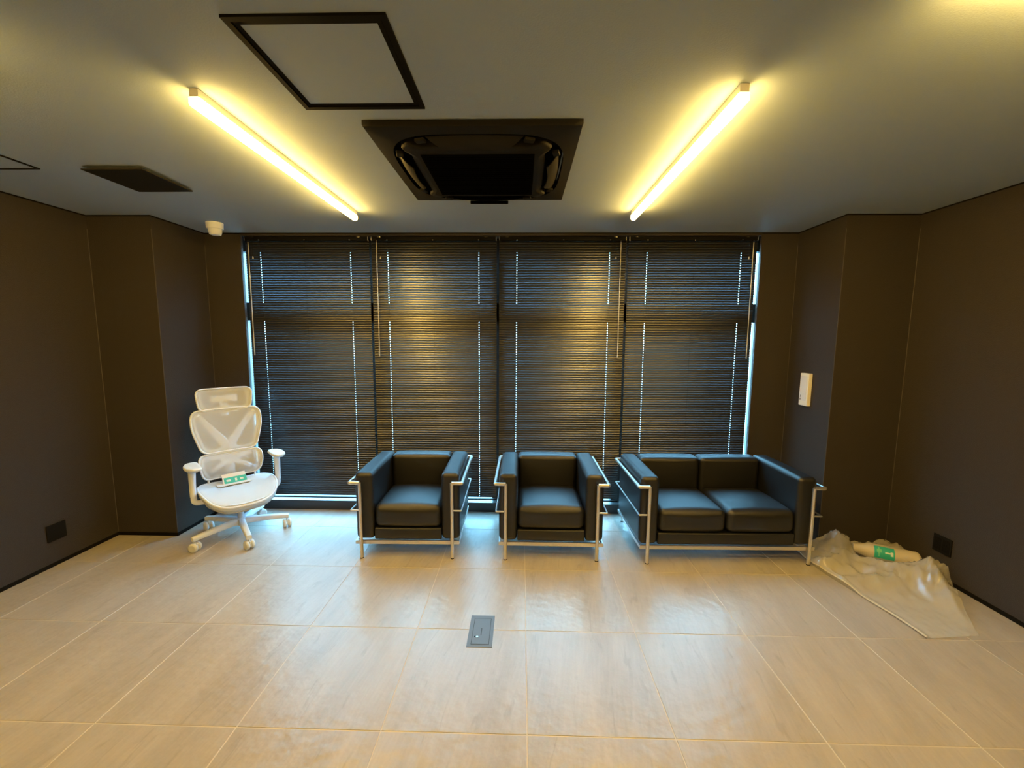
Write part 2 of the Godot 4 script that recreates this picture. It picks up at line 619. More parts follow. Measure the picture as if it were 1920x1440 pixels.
func make_blind(s: Array, label: String) -> void:
	var mid: float = (s[0] + s[1]) * 0.5
	var o := thing("venetian_blind", label, "blind", Vector3(mid, 0, BLIND_Z), 0.0, "black venetian blinds across the window")
	var lo: float = s[0] - mid
	var hi: float = s[1] - mid
	var c1: float = s[2] - mid
	var c2: float = s[3] - mid
	var c0 := (c1 + c2) * 0.5
	var rail := MB.new()
	rail.rbox(Vector3(0, 2.4585, 0), Vector3(hi - lo, 0.034, 0.030), 0.002, 1)
	var hr := put("headrail", rail.commit(), M.headrail, o)
	for x in [lo + 0.004, hi - 0.004]:
		var k := MB.new()
		k.rbox(Vector3(x, 2.4585, 0.002), Vector3(0.006, 0.034, 0.034), 0.001, 1)
		put("end_bracket", k.commit(), M.bright_metal, hr)
	for x in [c1, c0, c2]:
		var k := MB.new()
		k.rbox(Vector3(x, 2.4475, 0.0165), Vector3(0.012, 0.007, 0.004), 0.0015, 1)
		put("cord_clip", k.commit(), M.bright_metal, hr)
	for x in [lo + 0.07, hi - 0.09]:
		var k := MB.new()
		k.rbox(Vector3(x, 2.473, 0.0165), Vector3(0.028, 0.005, 0.004), 0.001, 1)
		put("mounting_clip", k.commit(), M.bright_metal, hr)
	var slat := slat_mesh(lo, hi, [c1, c2])
	for k in 107:
		var q := put("slat", slat, M.slat, o)
		q.position = Vector3(0, 2.428 - 0.0215 * k, 0)
	var low := MB.new()
	low.rbox(Vector3(0, 0.118, 0), Vector3(hi - lo, 0.012, 0.026), 0.003, 2)
	put("bottom_rail", low.commit(), M.headrail, o)
	for x in [c1 + 0.006, c0, c2 + 0.006]:
		var k := MB.new()
		k.tube([Vector3(x, 0.12, 0.0135), Vector3(x, 2.445, 0.0135)], 0.0007, 5)
		put("ladder_cord", k.commit(), M.cord, o)
	var wx: float = s[4] - mid
	var wand := MB.new()
	wand.tube([Vector3(wx, 1.44, 0.026), Vector3(wx, 2.425, 0.024)], 0.0042, 8)
	var wd := put("tilt_wand", wand.commit(), M.clear_plastic, o)
	var hook := MB.new()
	hook.tube(rounded([Vector3(wx, 2.42, 0.024), Vector3(wx, 2.445, 0.024), Vector3(wx, 2.447, 0.012)], 0.008), 0.002, 6)
	put("hook", hook.commit(), M.bright_metal, wd)
	var kx: float = s[5] - mid
	var kn := MB.new()
	kn.lathe([Vector2(0.003, 2.284), Vector2(0.006, 2.288), Vector2(0.0055, 2.300), Vector2(0.003, 2.308)], Vector3(kx, 0, 0.020), 10)
	var knob := put("cord_knob", kn.commit(), M.clear_plastic, o)
	var pc := MB.new()
	pc.tube([Vector3(kx, 2.305, 0.020), Vector3(kx, 2.445, 0.018)], 0.0008, 5)
	put("pull_cord", pc.commit(), M.cord, knob)

# ------------------------------------------------------------------ ceiling
func make_lamp(at: Vector3, along_x: bool, length: float, label: String) -> void:
	var o := thing("linear_lamp", label, "lamp", at, PI / 2 if along_x else 0.0, "warm linear ceiling lamps")
	var hl := length * 0.5
	var b := MB.new()
	b.rbox(Vector3(0, -0.015, 0), Vector3(0.034, 0.030, length), 0.002, 1)
	put("housing", b.commit(), M.lamp_white, o)
	var d := MB.new()
	var prof := []
	var hw := 0.0195
	var top := -0.029
	var low := -0.066
	prof.append(Vector2(hw - 0.003, top))
	prof.append(Vector2(-hw + 0.003, top))
	prof.append(Vector2(-hw, top - 0.003))
	for k in 9:
		var th := PI + PI * k / 8.0
		prof.append(Vector2(cos(th) * hw, low + hw * 0.75 + sin(th) * hw * 0.75))
	prof.append(Vector2(hw, top - 0.003))
	var rows := []
	for z in [hl - 0.004, -hl + 0.004]:
		var row := []
		for p in prof:
			row.append(Vector3(p.x, p.y, z))
		rows.append(row)
	d.grid(rows, true)
	put("diffuser_tube", d.commit(), M.glow, o)
	for sgn in [-1, 1]:
		var c := MB.new()
		var ring := []
		var ring2 := []
		for p in prof:
			ring.append(Vector3(p.x * 1.01, p.y, (hl - 0.004) * sgn))
			ring2.append(Vector3(p.x * 1.01, p.y, hl * sgn))
		c.grid([ring2, ring] if sgn > 0 else [ring, ring2], true)
		if sgn > 0:
			c.cap(ring2)
		else:
			var back := ring2.duplicate()
			back.reverse()
			c.cap(back)
		put("end_cap", c.commit(), M.glow_end, o)
	var l := AreaLight3D.new()
	l.name = "lamp_light"
	l.area_size = Vector2(0.039, length - 0.01)
	l.area_normalize_energy = true
	l.light_color = Color(LAMP_TINT.r, LAMP_TINT.g, LAMP_TINT.b).linear_to_srgb()
	l.light_energy = 0.96
	l.set("area_range", 12.0)
	l.shadow_enabled = true
	l.rotation.x = -PI / 2
	l.position = Vector3(0, low - 0.004, 0)
	o.add_child(l)

func ring_frame(o: Node3D, called: String, half: float, width: float, y0: float, y1: float, m: Material) -> void:
	for k in 4:
		var b := MB.new()
		b.slab(PackedVector2Array([Vector2(-half, half), Vector2(half, half), Vector2(half - width, half - width), Vector2(-half + width, half - width)]), y0, y1)
		var q := put(called, b.commit(), m, o)
		q.rotation.y = k * PI / 2

func squircle(r: float, n: int, power: float) -> Array:
	var out := []
	for k in n:
		var th := TAU * k / n
		out.append(Vector2(signf(cos(th)) * pow(absf(cos(th)), power), signf(sin(th)) * pow(absf(sin(th)), power)) * r)
	return out

func make_ceiling_fittings() -> void:
	make_lamp(Vector3(-1.236, CEILING, -0.795), false, 1.452, "warm linear lamp on the ceiling left of the air conditioner")
	make_lamp(Vector3(0.745, CEILING, -0.795), false, 1.452, "warm linear lamp on the ceiling right of the air conditioner")
	make_lamp(Vector3(1.786, CEILING, 0.39), true, 1.452, "crosswise linear lamp at the top right corner of the picture")
	make_lamp(Vector3(-2.40, CEILING, 0.39), true, 1.452, "crosswise linear lamp beyond the top left corner of the picture")
	make_lamp(Vector3(-1.236, CEILING, 2.2), false, 1.452, "linear lamp on the ceiling behind the viewer, left one")
	make_lamp(Vector3(0.745, CEILING, 2.2), false, 1.452, "linear lamp on the ceiling behind the viewer, right one")

	# large access hatch
	var h := thing("access_hatch", "square ceiling access hatch with broad black frame beside the lamp", "hatch", Vector3(-0.655, CEILING, 0.031), 0.0, "ceiling access hatches")
	ring_frame(h, "frame", 0.235, 0.018, -0.008, 0.0, M.black_trim)
	ring_frame(h, "inner_frame", 0.214, 0.014, -0.004, 0.0, M.black_trim)
	put("panel", block(Vector3(-0.203, -0.003, -0.203), Vector3(0.203, 0.0, 0.203)), M.ceiling, h)
	var h2 := thing("access_hatch", "narrow-framed ceiling access hatch cut off by the left picture edge", "hatch", Vector3(-2.876, CEILING, -0.529), 0.0, "ceiling access hatches")
	ring_frame(h2, "frame", 0.236, 0.012, -0.005, 0.0, M.black_trim)
	put("panel", block(Vector3(-0.224, -0.002, -0.224), Vector3(0.224, 0.0, 0.224)), M.ceiling, h2)

	# square vent cover
	var v := thing("vent_cover", "flat dark square vent cover on the ceiling near the left wall", "vent", Vector3(-2.21, CEILING, -0.893))
	var b := MB.new()
	b.rbox(Vector3(0, -0.018, 0), Vector3(0.335, 0.008, 0.335), 0.002, 1)
	put("cover_plate", b.commit(true), M.dark_panel, v)
	b = MB.new()
	b.box(Vector3(0, -0.007, 0), Vector3(0.27, 0.014, 0.27))
	put("collar", b.commit(), M.dark_panel_matt, v)

	# heat detector
	var d := thing("heat_detector", "white round heat detector on the ceiling by the left pillar", "detector", Vector3(-2.475, CEILING, -1.81))
	b = MB.new()
	b.lathe([Vector2(0.053, -0.047), Vector2(0.058, -0.043), Vector2(0.060, -0.004), Vector2(0.060, 0.0)], Vector3.ZERO, 28)
	put("base", b.commit(), M.white_pad, d)
	b = MB.new()
	b.lathe([Vector2(0.030, -0.094), Vector2(0.040, -0.090), Vector2(0.046, -0.070), Vector2(0.047, -0.047)], Vector3.ZERO, 28)
	put("sensor_cap", b.commit(), M.white_pad, d)

	# ceiling cassette air conditioner
	var a := thing("air_conditioner", "black square ceiling cassette air conditioner with open louvers", "air conditioner", Vector3(-0.247, CEILING - 0.001, -0.752))
	var half := 0.459
	b = MB.new()
	var hole := squircle(0.408, 64, 0.52)
	# face plate: a ring between the square rim and the round opening, falling from the rim to the middle
	var rows := []
	for s in 5:
		var row := []
		for k in 64:
			var q: Vector2 = hole[k]
			var sq: Vector2 = q / maxf(absf(q.x), absf(q.y)) * half
			var t := [0.0, 0.0, 0.02, 0.04, 1.0][s] as float
			var y := [-0.001, -0.018, -0.024, -0.026, -0.034][s] as float
			var pp := sq.lerp(q, t)
			row.append(Vector3(pp.x, y, pp.y))
		rows.append(row)
	b.grid(rows, true)
	put("face_panel", b.commit(), M.dark_panel, a)
	b = MB.new()
	rows = []
	for yy in [-0.034, -0.004]:
		var row := []
		for q in hole:
			row.append(Vector3(q.x, yy, q.y))
		rows.append(row)
	b.grid(rows, true)
	put("air_duct_wall", b.commit(), M.grille, a)
	b = MB.new()
	b.box(Vector3(0, -0.005, 0), Vector3(0.8, 0.003, 0.8))
	put("duct_back", b.commit(), M.grille, a)
	# centre cover: rounded square with waisted sides
	b = MB.new()
	var ringo := []
	for k in 96:
		var th := TAU * k / 96
		var q := Vector2(signf(cos(th)) * pow(absf(cos(th)), 0.50), signf(sin(th)) * pow(absf(sin(th)), 0.50)) * 0.385
		var side := maxf(absf(q.x), absf(q.y)) / 0.385
		var waist := 1.0 - 0.17 * smoothstep(0.88, 0.985, side)
		if absf(q.x) > absf(q.y):
			q.x *= waist
		else:
			q.y *= waist
		ringo.append(q)
	rows = []
	for s in 4:
		var row := []
		for q in ringo:
			var f := [1.0, 1.0, 0.975, 0.90][s] as float
			row.append(Vector3(q.x * f, [-0.012, -0.040, -0.048, -0.051][s], q.y * f))
		rows.append(row)
	b.grid(rows, true)
	b.cap(rows[3])
	put("centre_cover", b.commit(), M.dark_panel, a)
	b = MB.new()
	b.rbox(Vector3(0, -0.0525, -0.01), Vector3(0.53, 0.006, 0.53), 0.002, 1)
	var grille := put("intake_grille", b.commit(), M.grille, a)
	for k in 20:
		b = MB.new()
		b.box(Vector3(0, -0.0565, -0.25 + k * 0.0253), Vector3(0.51, 0.002, 0.006))
		put("grille_bar", b.commit(), M.grille, grille)
	# four open louvers and the corner pieces between them
	for k in 4:
		b = MB.new()
		rows = []
		for i in 9:
			var u := -1.0 + 2.0 * i / 8.0
			var hwid := 0.215
			var row := []
			for j in 5:
				var t := float(j) / 4.0
				var x := u * lerpf(hwid, hwid * 0.62, t)
				row.append(Vector3(x, -0.030 - 0.036 * t - 0.006 * sin(t * PI), 0.392 - 0.052 * t + 0.012 * u * u * -1.0))
			rows.append(row)
		var back := []
		for r in rows:
			var row := []
			for p in r:
				row.append(p + Vector3(0, 0.004, -0.003))
			back.append(row)
		back.reverse()
		b.grid(rows)
		b.grid(back)
		var lv := put("louver", b.commit(), M.dark_panel, a)
		lv.rotation.y = k * PI / 2
		for sgn in [-1, 1]:
			b = MB.new()
			b.rbox(Vector3(0.238 * sgn, -0.040, 0.365), Vector3(0.045, 0.014, 0.032), 0.004, 1, Vector3.ZERO, 1, Basis(Vector3.UP, 0.25 * sgn))
			var hg := put("louver_hinge", b.commit(), M.dark_panel, a)
			hg.rotation.y = k * PI / 2
	b = MB.new()
	b.rbox(Vector3(0.0, -0.040, -0.452), Vector3(0.24, 0.02, 0.012), 0.004, 1)
	put("sensor_strip", b.commit(), M.grille, a)

# ------------------------------------------------------------------ wall and floor fittings
func make_wall_fittings() -> void:
	var s := thing("wall_controller", "cream wall controller panel on the right pillar above the sofa", "wall panel", Vector3(2.287, 1.072, -1.86))
	var b := MB.new()
	b.rbox(Vector3(-0.015, 0.132, 0), Vector3(0.030, 0.264, 0.10), 0.004, 2)
	put("case", b.commit(true), M.cream, s)
	b = MB.new()
	b.rbox(Vector3(-0.0305, 0.14, -0.004), Vector3(0.003, 0.20, 0.075), 0.001, 1)
	put("cover", b.commit(), M.paper, s)
	b = MB.new()
	b.rbox(Vector3(-0.0325, 0.052, -0.030), Vector3(0.002, 0.014, 0.008), 0.0008, 1)
	put("button", b.commit(), M.mark, s)
	b = MB.new()
	b.box(Vector3(-0.0325, 0.075, -0.030), Vector3(0.0015, 0.02, 0.003))
	put("indicator_mark", b.commit(), M.mark, s)

	for k in 2:
		var left := k == 0
		var o := thing("wall_socket", "black socket plate low on the left wall" if left else "black double socket plate low on the right wall above the plastic", "socket", Vector3(WALL_L if left else WALL_R, 0.181, -1.171 if left else -1.187), PI / 2 if left else -PI / 2)
		b = MB.new()
		b.rbox(Vector3(0, 0.058, 0.004), Vector3(0.120, 0.118, 0.008), 0.003, 2)
		put("plate", b.commit(true), M.socket, o)
		for x in ([] if left else [-0.028, 0.028]):
			b = MB.new()
			b.rbox(Vector3(x, 0.058, 0.0085), Vector3(0.044, 0.082, 0.004), 0.0015, 1)
			var q := put("socket_insert", b.commit(), M.black_trim, o)
			for dx in [-0.006, 0.006]:
				b = MB.new()
				b.box(Vector3(x + dx, 0.066, 0.0107), Vector3(0.002, 0.009, 0.0008))
				put("slot", b.commit(), M.grille, q)

	var fb := thing("floor_box", "grey metal floor socket box lid set in the tiles", "floor box", Vector3(-0.245, 0, -0.591))
	b = MB.new()
	b.rbox(Vector3(0, 0.0, 0), Vector3(0.135, 0.006, 0.246), 0.0012, 1)
	put("frame_plate", b.commit(), M.floor_box, fb)
	b = MB.new()
	b.box(Vector3(0.002, 0.0031, 0.006), Vector3(0.096, 0.0012, 0.200))
	put("lid_gap", b.commit(), M.floor_box_gap, fb)
	b = MB.new()
	b.rbox(Vector3(0.002, 0.0036, 0.006), Vector3(0.091, 0.0016, 0.195), 0.0005, 1)
	var lid := put("lid", b.commit(), M.floor_box, fb)
	b = MB.new()
	b.box(Vector3(0.002, 0.0045, 0.012), Vector3(0.004, 0.0008, 0.055))
	put("lid_slot", b.commit(), M.floor_box_gap, lid)
	b = MB.new()
	b.lathe([Vector2(0.007, 0.0040), Vector2(0.006, 0.0065)], Vector3(-0.018, 0, 0.052), 14)
	put("latch", b.commit(), M.bright_metal, lid)
	b = MB.new()
	b.lathe([Vector2(0.004, 0.0040), Vector2(0.004, 0.0048)], Vector3(-0.030, 0, 0.050), 12)
	put("latch_hole", b.commit(), M.grille, lid)

# ------------------------------------------------------------------ armchairs and sofa
func make_seating() -> void:
	club_seat("armchair", "black leather armchair with steel tube frame, nearest the white office chair", "armchair", Vector3(-0.868, 0, -1.650), deg_to_rad(1.2), 0.331, 1, "black armchairs in front of the blinds")
	club_seat("armchair", "black leather armchair with steel tube frame, between the other armchair and sofa", "armchair", Vector3(0.189, 0, -1.655), 0.0, 0.331, 1, "black armchairs in front of the blinds")
	club_seat("sofa", "black leather two-seat sofa with steel tube frame by the right pillar", "sofa", Vector3(1.448, 0, -1.645), deg_to_rad(1.0), 0.577, 2)

func club_seat(called: String, label: String, category: String, at: Vector3, turn: float, leg: float, seats: int, group := "") -> void:
	var o := thing(called, label, category, at, turn, group)
	var arm_out := leg + 0.050
	var arm_in := arm_out - 0.133
	var rail := leg + 0.074
	var zf := 0.325
	var zb := -0.355
	var rr := 0.0125
	for s in [-1, 1]:
		for z in [zf, zb]:
			var b := MB.new()
			b.tube([Vector3(leg * s, 0, z), Vector3(leg * s, 0.567, z)], rr, 14)
			var lg := put("leg", b.commit(), M.steel, o)
			b = MB.new()
			b.lathe([Vector2(0.0132, 0.0), Vector2(0.0132, 0.006)], Vector3(leg * s, 0, z), 14)
			put("foot_cap", b.commit(), M.black_trim, lg)
		var u := MB.new()
		u.tube(rounded([Vector3((leg - 0.0) * s, 0.567, zf), Vector3(rail * s, 0.567, zf), Vector3(rail * s, 0.567, zb), Vector3(leg * s, 0.567, zb)], 0.006, 3), rr, 14)
		put("upper_rail", u.commit(), M.steel, o)
		var l := MB.new()
		l.tube(rounded([Vector3(leg * s, 0.363, zf), Vector3((rail - 0.006) * s, 0.363, zf), Vector3((rail - 0.006) * s, 0.363, zb), Vector3(leg * s, 0.363, zb)], 0.005, 3), 0.006, 10)
		put("lower_rail", l.commit(), M.steel, o)
		var b2 := MB.new()
		b2.rbox(Vector3((arm_out - 0.006) * s, 0.112, (0.305 - 0.335) * 0.5), Vector3(0.014, 0.024, 0.63), 0.002, 1)
		put("base_side_rail", b2.commit(), M.steel, o)
	for z in [0.302, -0.33]:
		var b := MB.new()
		b.rbox(Vector3(0, 0.112, z), Vector3(arm_out * 2.0, 0.027, 0.014), 0.002, 1)
		put("base_cross_rail", b.commit(), M.steel, o)
	var bk := MB.new()
	bk.tube([Vector3(-leg, 0.363, zb), Vector3(leg, 0.363, zb)], 0.006, 10)
	put("rear_rail", bk.commit(), M.steel, o)
	# cushions
	for s in [-1, 1]:
		var c := MB.new()
		c.rbox(Vector3((arm_in + arm_out) * 0.5 * s, 0.3765, -0.018), Vector3(arm_out - arm_in, 0.503, 0.617), 0.032, 4, Vector3(0.004, 0.007, 0.005), 8)
		put("arm_cushion", c.commit(true), M.leather, o)
	var wide := arm_in * 2.0 / seats
	for k in seats:
		var x := -arm_in + wide * (k + 0.5)
		var c := MB.new()
		c.rbox(Vector3(x, 0.46, -0.253), Vector3(wide - 0.003, 0.344, 0.148), 0.034, 4, Vector3(0.0, 0.007, 0.014), 8)
		put("back_cushion", c.commit(true), M.leather, o)
		c = MB.new()
		c.rbox(Vector3(x, 0.298, 0.054), Vector3(wide - 0.003, 0.172, 0.472), 0.046, 5, Vector3(0.0, 0.030, 0.012), 10)
		put("seat_cushion", c.commit(true), M.leather, o)
	var sb := MB.new()
	sb.rbox(Vector3(0, 0.167, -0.018), Vector3(arm_in * 2.0 - 0.002, 0.086, 0.610), 0.010, 2, Vector3(0, 0, 0.003), 6)
	put("seat_base", sb.commit(true), M.leather, o)

# ------------------------------------------------------------------ office chair
func outline(half_top: float, half_bottom: float, half_mid: float, y0: float, y1: float, r: float, n := 6) -> Array:
	# rounded outline, anticlockwise seen from the front
	var corners := [Vector2(half_bottom, y0), Vector2(half_mid, lerpf(y0, y1, 0.62)), Vector2(half_top, y1), Vector2(-half_top, y1), Vector2(-half_mid, lerpf(y0, y1, 0.62)), Vector2(-half_bottom, y0)]
	var radii := [r, 0.12, r, r, 0.12, r]
	if half_mid <= 0.0:
		corners = [Vector2(half_bottom, y0), Vector2(half_top, y1), Vector2(-half_top, y1), Vector2(-half_bottom, y0)]
		radii = [r, r, r, r]
	var out := []
	for k in corners.size():
		var p: Vector2 = corners[k]
		var a: Vector2 = corners[(k + corners.size() - 1) % corners.size()]
		var c: Vector2 = corners[(k + 1) % corners.size()]
		var q := minf(radii[k], minf(p.distance_to(a), p.distance_to(c)) * 0.48)
		var s := p + (a - p).normalized() * q
		var e := p + (c - p).normalized() * q
		for i in n + 1:
			var t := float(i) / n
			out.append(s.lerp(p, t).lerp(p.lerp(e, t), t))
		# a few points along the straight run that follows
		var nxt: Vector2 = corners[(k + 1) % corners.size()]
		var after: Vector2 = corners[(k + 2) % corners.size()]
		var q2 := minf(radii[(k + 1) % corners.size()], minf(nxt.distance_to(p), nxt.distance_to(after)) * 0.48)
		var s2 := nxt + (p - nxt).normalized() * q2
		for i in range(1, 5):
			out.append(e.lerp(s2, i / 5.0))
	return out

func mesh_panel(o: Node3D, called: String, ol: Array, depth: Callable, rim: float) -> Node3D:
	var mid := Vector2.ZERO
	for p in ol:
		mid += p
	mid /= ol.size()
	var b := MB.new()
	var rows := []
	for s in [1.0, 0.85, 0.65, 0.45, 0.25, 0.08]:
		var row := []
		for p in ol:
			var q: Vector2 = mid.lerp(p, s)
			row.append(Vector3(q.x, q.y, depth.call(q)))
		rows.append(row)
	b.grid(rows, true)
	b.cap(rows[5])
	var panel := put(called, b.commit(true), M.white_mesh, o)
	var path := []
	for p in ol:
		path.append(Vector3(p.x, p.y, depth.call(p) - 0.002))
	b = MB.new()
	b.bar(path, rim * 0.8, rim, Vector3.BACK, 8, true)
	put("rim", b.commit(), M.white_plastic, panel)
	path = []
	for p in ol:
		var q: Vector2 = mid + (p - mid) * (1.0 - 0.016 / (p - mid).length())
		path.append(Vector3(q.x, q.y, depth.call(q) + 0.0015))
	b = MB.new()
	b.bar(path, 0.0010, 0.0010, Vector3.BACK, 5, true)
	put("seam", b.commit(), M.seam, panel)
	# the frame band behind the edge of the mesh
	b = MB.new()
	rows = []
	for s in [0.0, 0.034]:
		var row := []
		for p in ol:
			var q: Vector2 = mid + (p - mid) * (1.0 - s / (p - mid).length())
			row.append(Vector3(q.x, q.y, depth.call(q) - 0.008))
		rows.append(row)
	b.grid(rows, true)
	put("frame_band", b.commit(), M.white_plastic, panel)
	return panel

func make_office_chair() -> void:
	var o := thing("office_chair", "white mesh office chair with headrest and castors by the left pillar", "chair", Vector3(-2.319, 0, -1.657), deg_to_rad(47.0))
	var W: Material = M.white_plastic
	# five-star base with castors
	var b := MB.new()
	b.lathe([Vector2(0.026, 0.076), Vector2(0.042, 0.084), Vector2(0.044, 0.128), Vector2(0.034, 0.140)], Vector3.ZERO, 20)
	put("hub", b.commit(), W, o)
	b = MB.new()
	b.lathe([Vector2(0.022, 0.128), Vector2(0.022, 0.20), Vector2(0.028, 0.202), Vector2(0.028, 0.262)], Vector3.ZERO, 18)
	put("gas_column", b.commit(), W, o)
	for k in 5:
		# heading of each leg in the chair's own axes
		var world := deg_to_rad([118.0, 47.0, -24.0, -97.0, -169.0][k])
		var dir := Vector3(cos(world), 0, sin(world)).rotated(Vector3.UP, -deg_to_rad(47.0))
		b = MB.new()
		var path := []
		var wa := []
		var wb := []
		for i in 9:
			var t := i / 8.0
			path.append(dir * lerpf(0.030, 0.345, t) + Vector3(0, 0.112 - 0.016 * t * t, 0))
			wa.append(lerpf(0.025, 0.019, t))
			wb.append(lerpf(0.026, 0.018, t))
		b.bar(path, wa, wb, Vector3.UP, 12, false, true, 0.6)
		var leg := put("base_leg", b.commit(), W, o)
		var cc := dir * 0.330
		var ax := dir.rotated(Vector3.UP, [0.5, 1.9, 0.3, 0.8, 1.2][k])
		b = MB.new()
		b.tube([cc + Vector3(0, 0.050, 0), cc + Vector3(0, 0.082, 0)], 0.007, 8)
		var stem := put("castor", b.commit(), M.caster, leg)
		for s in [-1, 1]:
			b = MB.new()
			var bs := Basis(ax.cross(Vector3.UP).normalized(), ax, -Vector3.UP)
			b.lathe([Vector2(0.027, -0.012), Vector2(0.034, -0.008), Vector2(0.035, 0.0), Vector2(0.034, 0.008), Vector2(0.024, 0.013)], cc + ax * 0.019 * s + Vector3(0, 0.035, 0), 20, bs)
			put("castor_wheel", b.commit(), M.caster, leg)
		b = MB.new()
		b.rbox(cc + Vector3(0, 0.042, 0), Vector3(0.014, 0.046, 0.046), 0.005, 1, Vector3.ZERO, 1, Basis(Vector3.UP, atan2(-ax.z, ax.x)))
		put("castor_housing", b.commit(), M.caster, leg)
		stem.set_meta("label", "castor stem")
	# seat mechanism and pan
	b = MB.new()
	var rows := []
	for q in [[0.05, 0.235, 0.0], [0.13, 0.238, 0.01], [0.185, 0.258, 0.01], [0.226, 0.292, 0.01], [0.236, 0.335, 0.01]]:
		var row := []
		for k in 40:
			var th := -TAU * k / 40
			row.append(Vector3(signf(cos(th)) * pow(absf(cos(th)), 0.7) * q[0], q[1] + 0.018 * absf(cos(th)) * (q[0] / 0.22), q[2] + signf(sin(th)) * pow(absf(sin(th)), 0.75) * q[0] * 1.02))
		rows.append(row)
	b.grid(rows, true)
	var lowr: Array = rows[0].duplicate()
	lowr.reverse()
	b.cap(lowr)
	b.cap(rows[4])
	put("seat_pan", b.commit(), W, o)
	# seat: dished mesh with a rolled front
	var top := func(x: float, z: float) -> float:
		var front := maxf(0.0, z - 0.06)
		return 0.398 + 0.30 * pow(absf(x) / 0.27, 3.0) * 0.12 * (0.4 + 0.6 * smoothstep(0.25, -0.1, z)) - 2.0 * front * front + 0.012 * smoothstep(-0.1, -0.22, z)
	b = MB.new()
	var edge := []
	for k in 56:
		var th := -TAU * k / 56
		var cx := signf(cos(th)) * pow(absf(cos(th)), 0.62)
		var sz := signf(sin(th)) * pow(absf(sin(th)), 0.62)
		edge.append(Vector2(cx * (0.262 - 0.020 * maxf(sz, 0.0)), sz * 0.235 + 0.015))
	rows = []
	for s in [0.3, 0.62, 0.88]:
		var row := []
		for e in edge:
			var q: Vector2 = e * s
			row.append(Vector3(q.x, 0.322 + 0.02 * s + (top.call(q.x, q.y) - 0.398) * 0.9 * s, q.y))
		rows.append(row)
	for s in [[0.985, -0.048], [1.0, -0.022], [0.985, -0.004], [0.95, 0.0], [0.85, 0.0], [0.65, 0.0], [0.4, 0.0], [0.12, 0.0]]:
		var row := []
		for e in edge:
			var q: Vector2 = e * s[0]
			row.append(Vector3(q.x, top.call(q.x, q.y) + s[1], q.y))
		rows.append(row)
	b.grid(rows, true)
	lowr = rows[0].duplicate()
	lowr.reverse()
	b.cap(lowr)
	b.cap(rows[rows.size() - 1])
	var seat := put("seat", b.commit(), M.seat_mesh, o)
	var path := []
	for e in edge:
		path.append(Vector3(e.x * 0.992, top.call(e.x, e.y) - 0.009, e.y * 0.992))
	b = MB.new()
	b.bar(path, 0.009, 0.009, Vector3.UP, 8, true)
	put("rim", b.commit(), W, seat)
	path = []
	for e in edge:
		path.append(Vector3(e.x * 0.965, top.call(e.x, e.y) - 0.050, e.y * 0.965))
	b = MB.new()
	b.bar(path, 0.004, 0.006, Vector3.UP, 6, true)
	put("rim_groove", b.commit(), M.seam, seat)
	# back
	var back_z := func(p: Vector2) -> float: return -0.215 - (p.y - 0.65) * 0.20 + 0.55 * p.x * p.x
	var head_z := func(p: Vector2) -> float: return -0.292 - (p.y - 1.0) * 0.10 + 0.9 * p.x * p.x
	var lumbar_z := func(p: Vector2) -> float: return -0.178 - 3.0 * pow(p.y - 0.53, 2.0) + 0.6 * p.x * p.x
	mesh_panel(o, "headrest", outline(0.200, 0.182, 0.0, 0.995, 1.175, 0.055), head_z, 0.008)
	mesh_panel(o, "backrest", outline(0.240, 0.190, 0.248, 0.656, 1.004, 0.062), back_z, 0.009)
	mesh_panel(o, "lumbar_support", outline(0.216, 0.196, 0.224, 0.446, 0.646, 0.055), lumbar_z, 0.008)
	b = MB.new()
	for s in [-1, 1]:
		b.bar([Vector3(0.02 * s, 0.700, -0.262), Vector3(0.045 * s, 0.745, -0.275), Vector3(0.115 * s, 0.850, -0.285), Vector3(0.185 * s, 0.945, -0.272), Vector3(0.205 * s, 0.968, -0.262)], [0.040, 0.034, 0.026, 0.026, 0.022], 0.010, Vector3.BACK, 10)
	b.bar([Vector3(0, 0.500, -0.245), Vector3(0, 0.60, -0.252), Vector3(0, 0.70, -0.268), Vector3(0, 0.745, -0.276)], [0.030, 0.032, 0.050, 0.040], 0.013, Vector3.BACK, 10)
	put("back_yoke", b.commit(), W, o)
	b = MB.new()
	b.bar(rounded([Vector3(0, 0.285, -0.10), Vector3(0, 0.300, -0.25), Vector3(0, 0.45, -0.262), Vector3(0, 0.52, -0.25)], 0.06), 0.034, 0.014, Vector3.BACK, 10)
	put("back_stem", b.commit(), W, o)
	b = MB.new()
	for s in [-1, 1]:
		b.bar([Vector3(0.02 * s, 0.56, -0.245), Vector3(0.09 * s, 0.535, -0.215), Vector3(0.14 * s, 0.50, -0.195)], [0.022, 0.018, 0.014], 0.008, Vector3.BACK, 8)
		b.bar([Vector3(0.02 * s, 0.57, -0.245), Vector3(0.08 * s, 0.60, -0.225), Vector3(0.15 * s, 0.615, -0.200)], [0.020, 0.016, 0.012], 0.008, Vector3.BACK, 8)
	put("lumbar_spring", b.commit(), W, o)
	for s in [-1, 1]:
		b = MB.new()
		b.tube([Vector3(0.165 * s, 0.35, -0.19), Vector3(0.165 * s, 0.50, -0.20)], 0.008, 8)
		put("lumbar_rod", b.commit(), W, o)
	b = MB.new()
	b.bar([Vector3(0, 0.94, -0.315), Vector3(0, 1.02, -0.335), Vector3(0, 1.085, -0.322)], [0.030, 0.026, 0.034], 0.010, Vector3.BACK, 10)
	b.rbox(Vector3(0, 1.085, -0.315), Vector3(0.19, 0.055, 0.014), 0.006, 2)
	put("headrest_bracket", b.commit(), W, o)
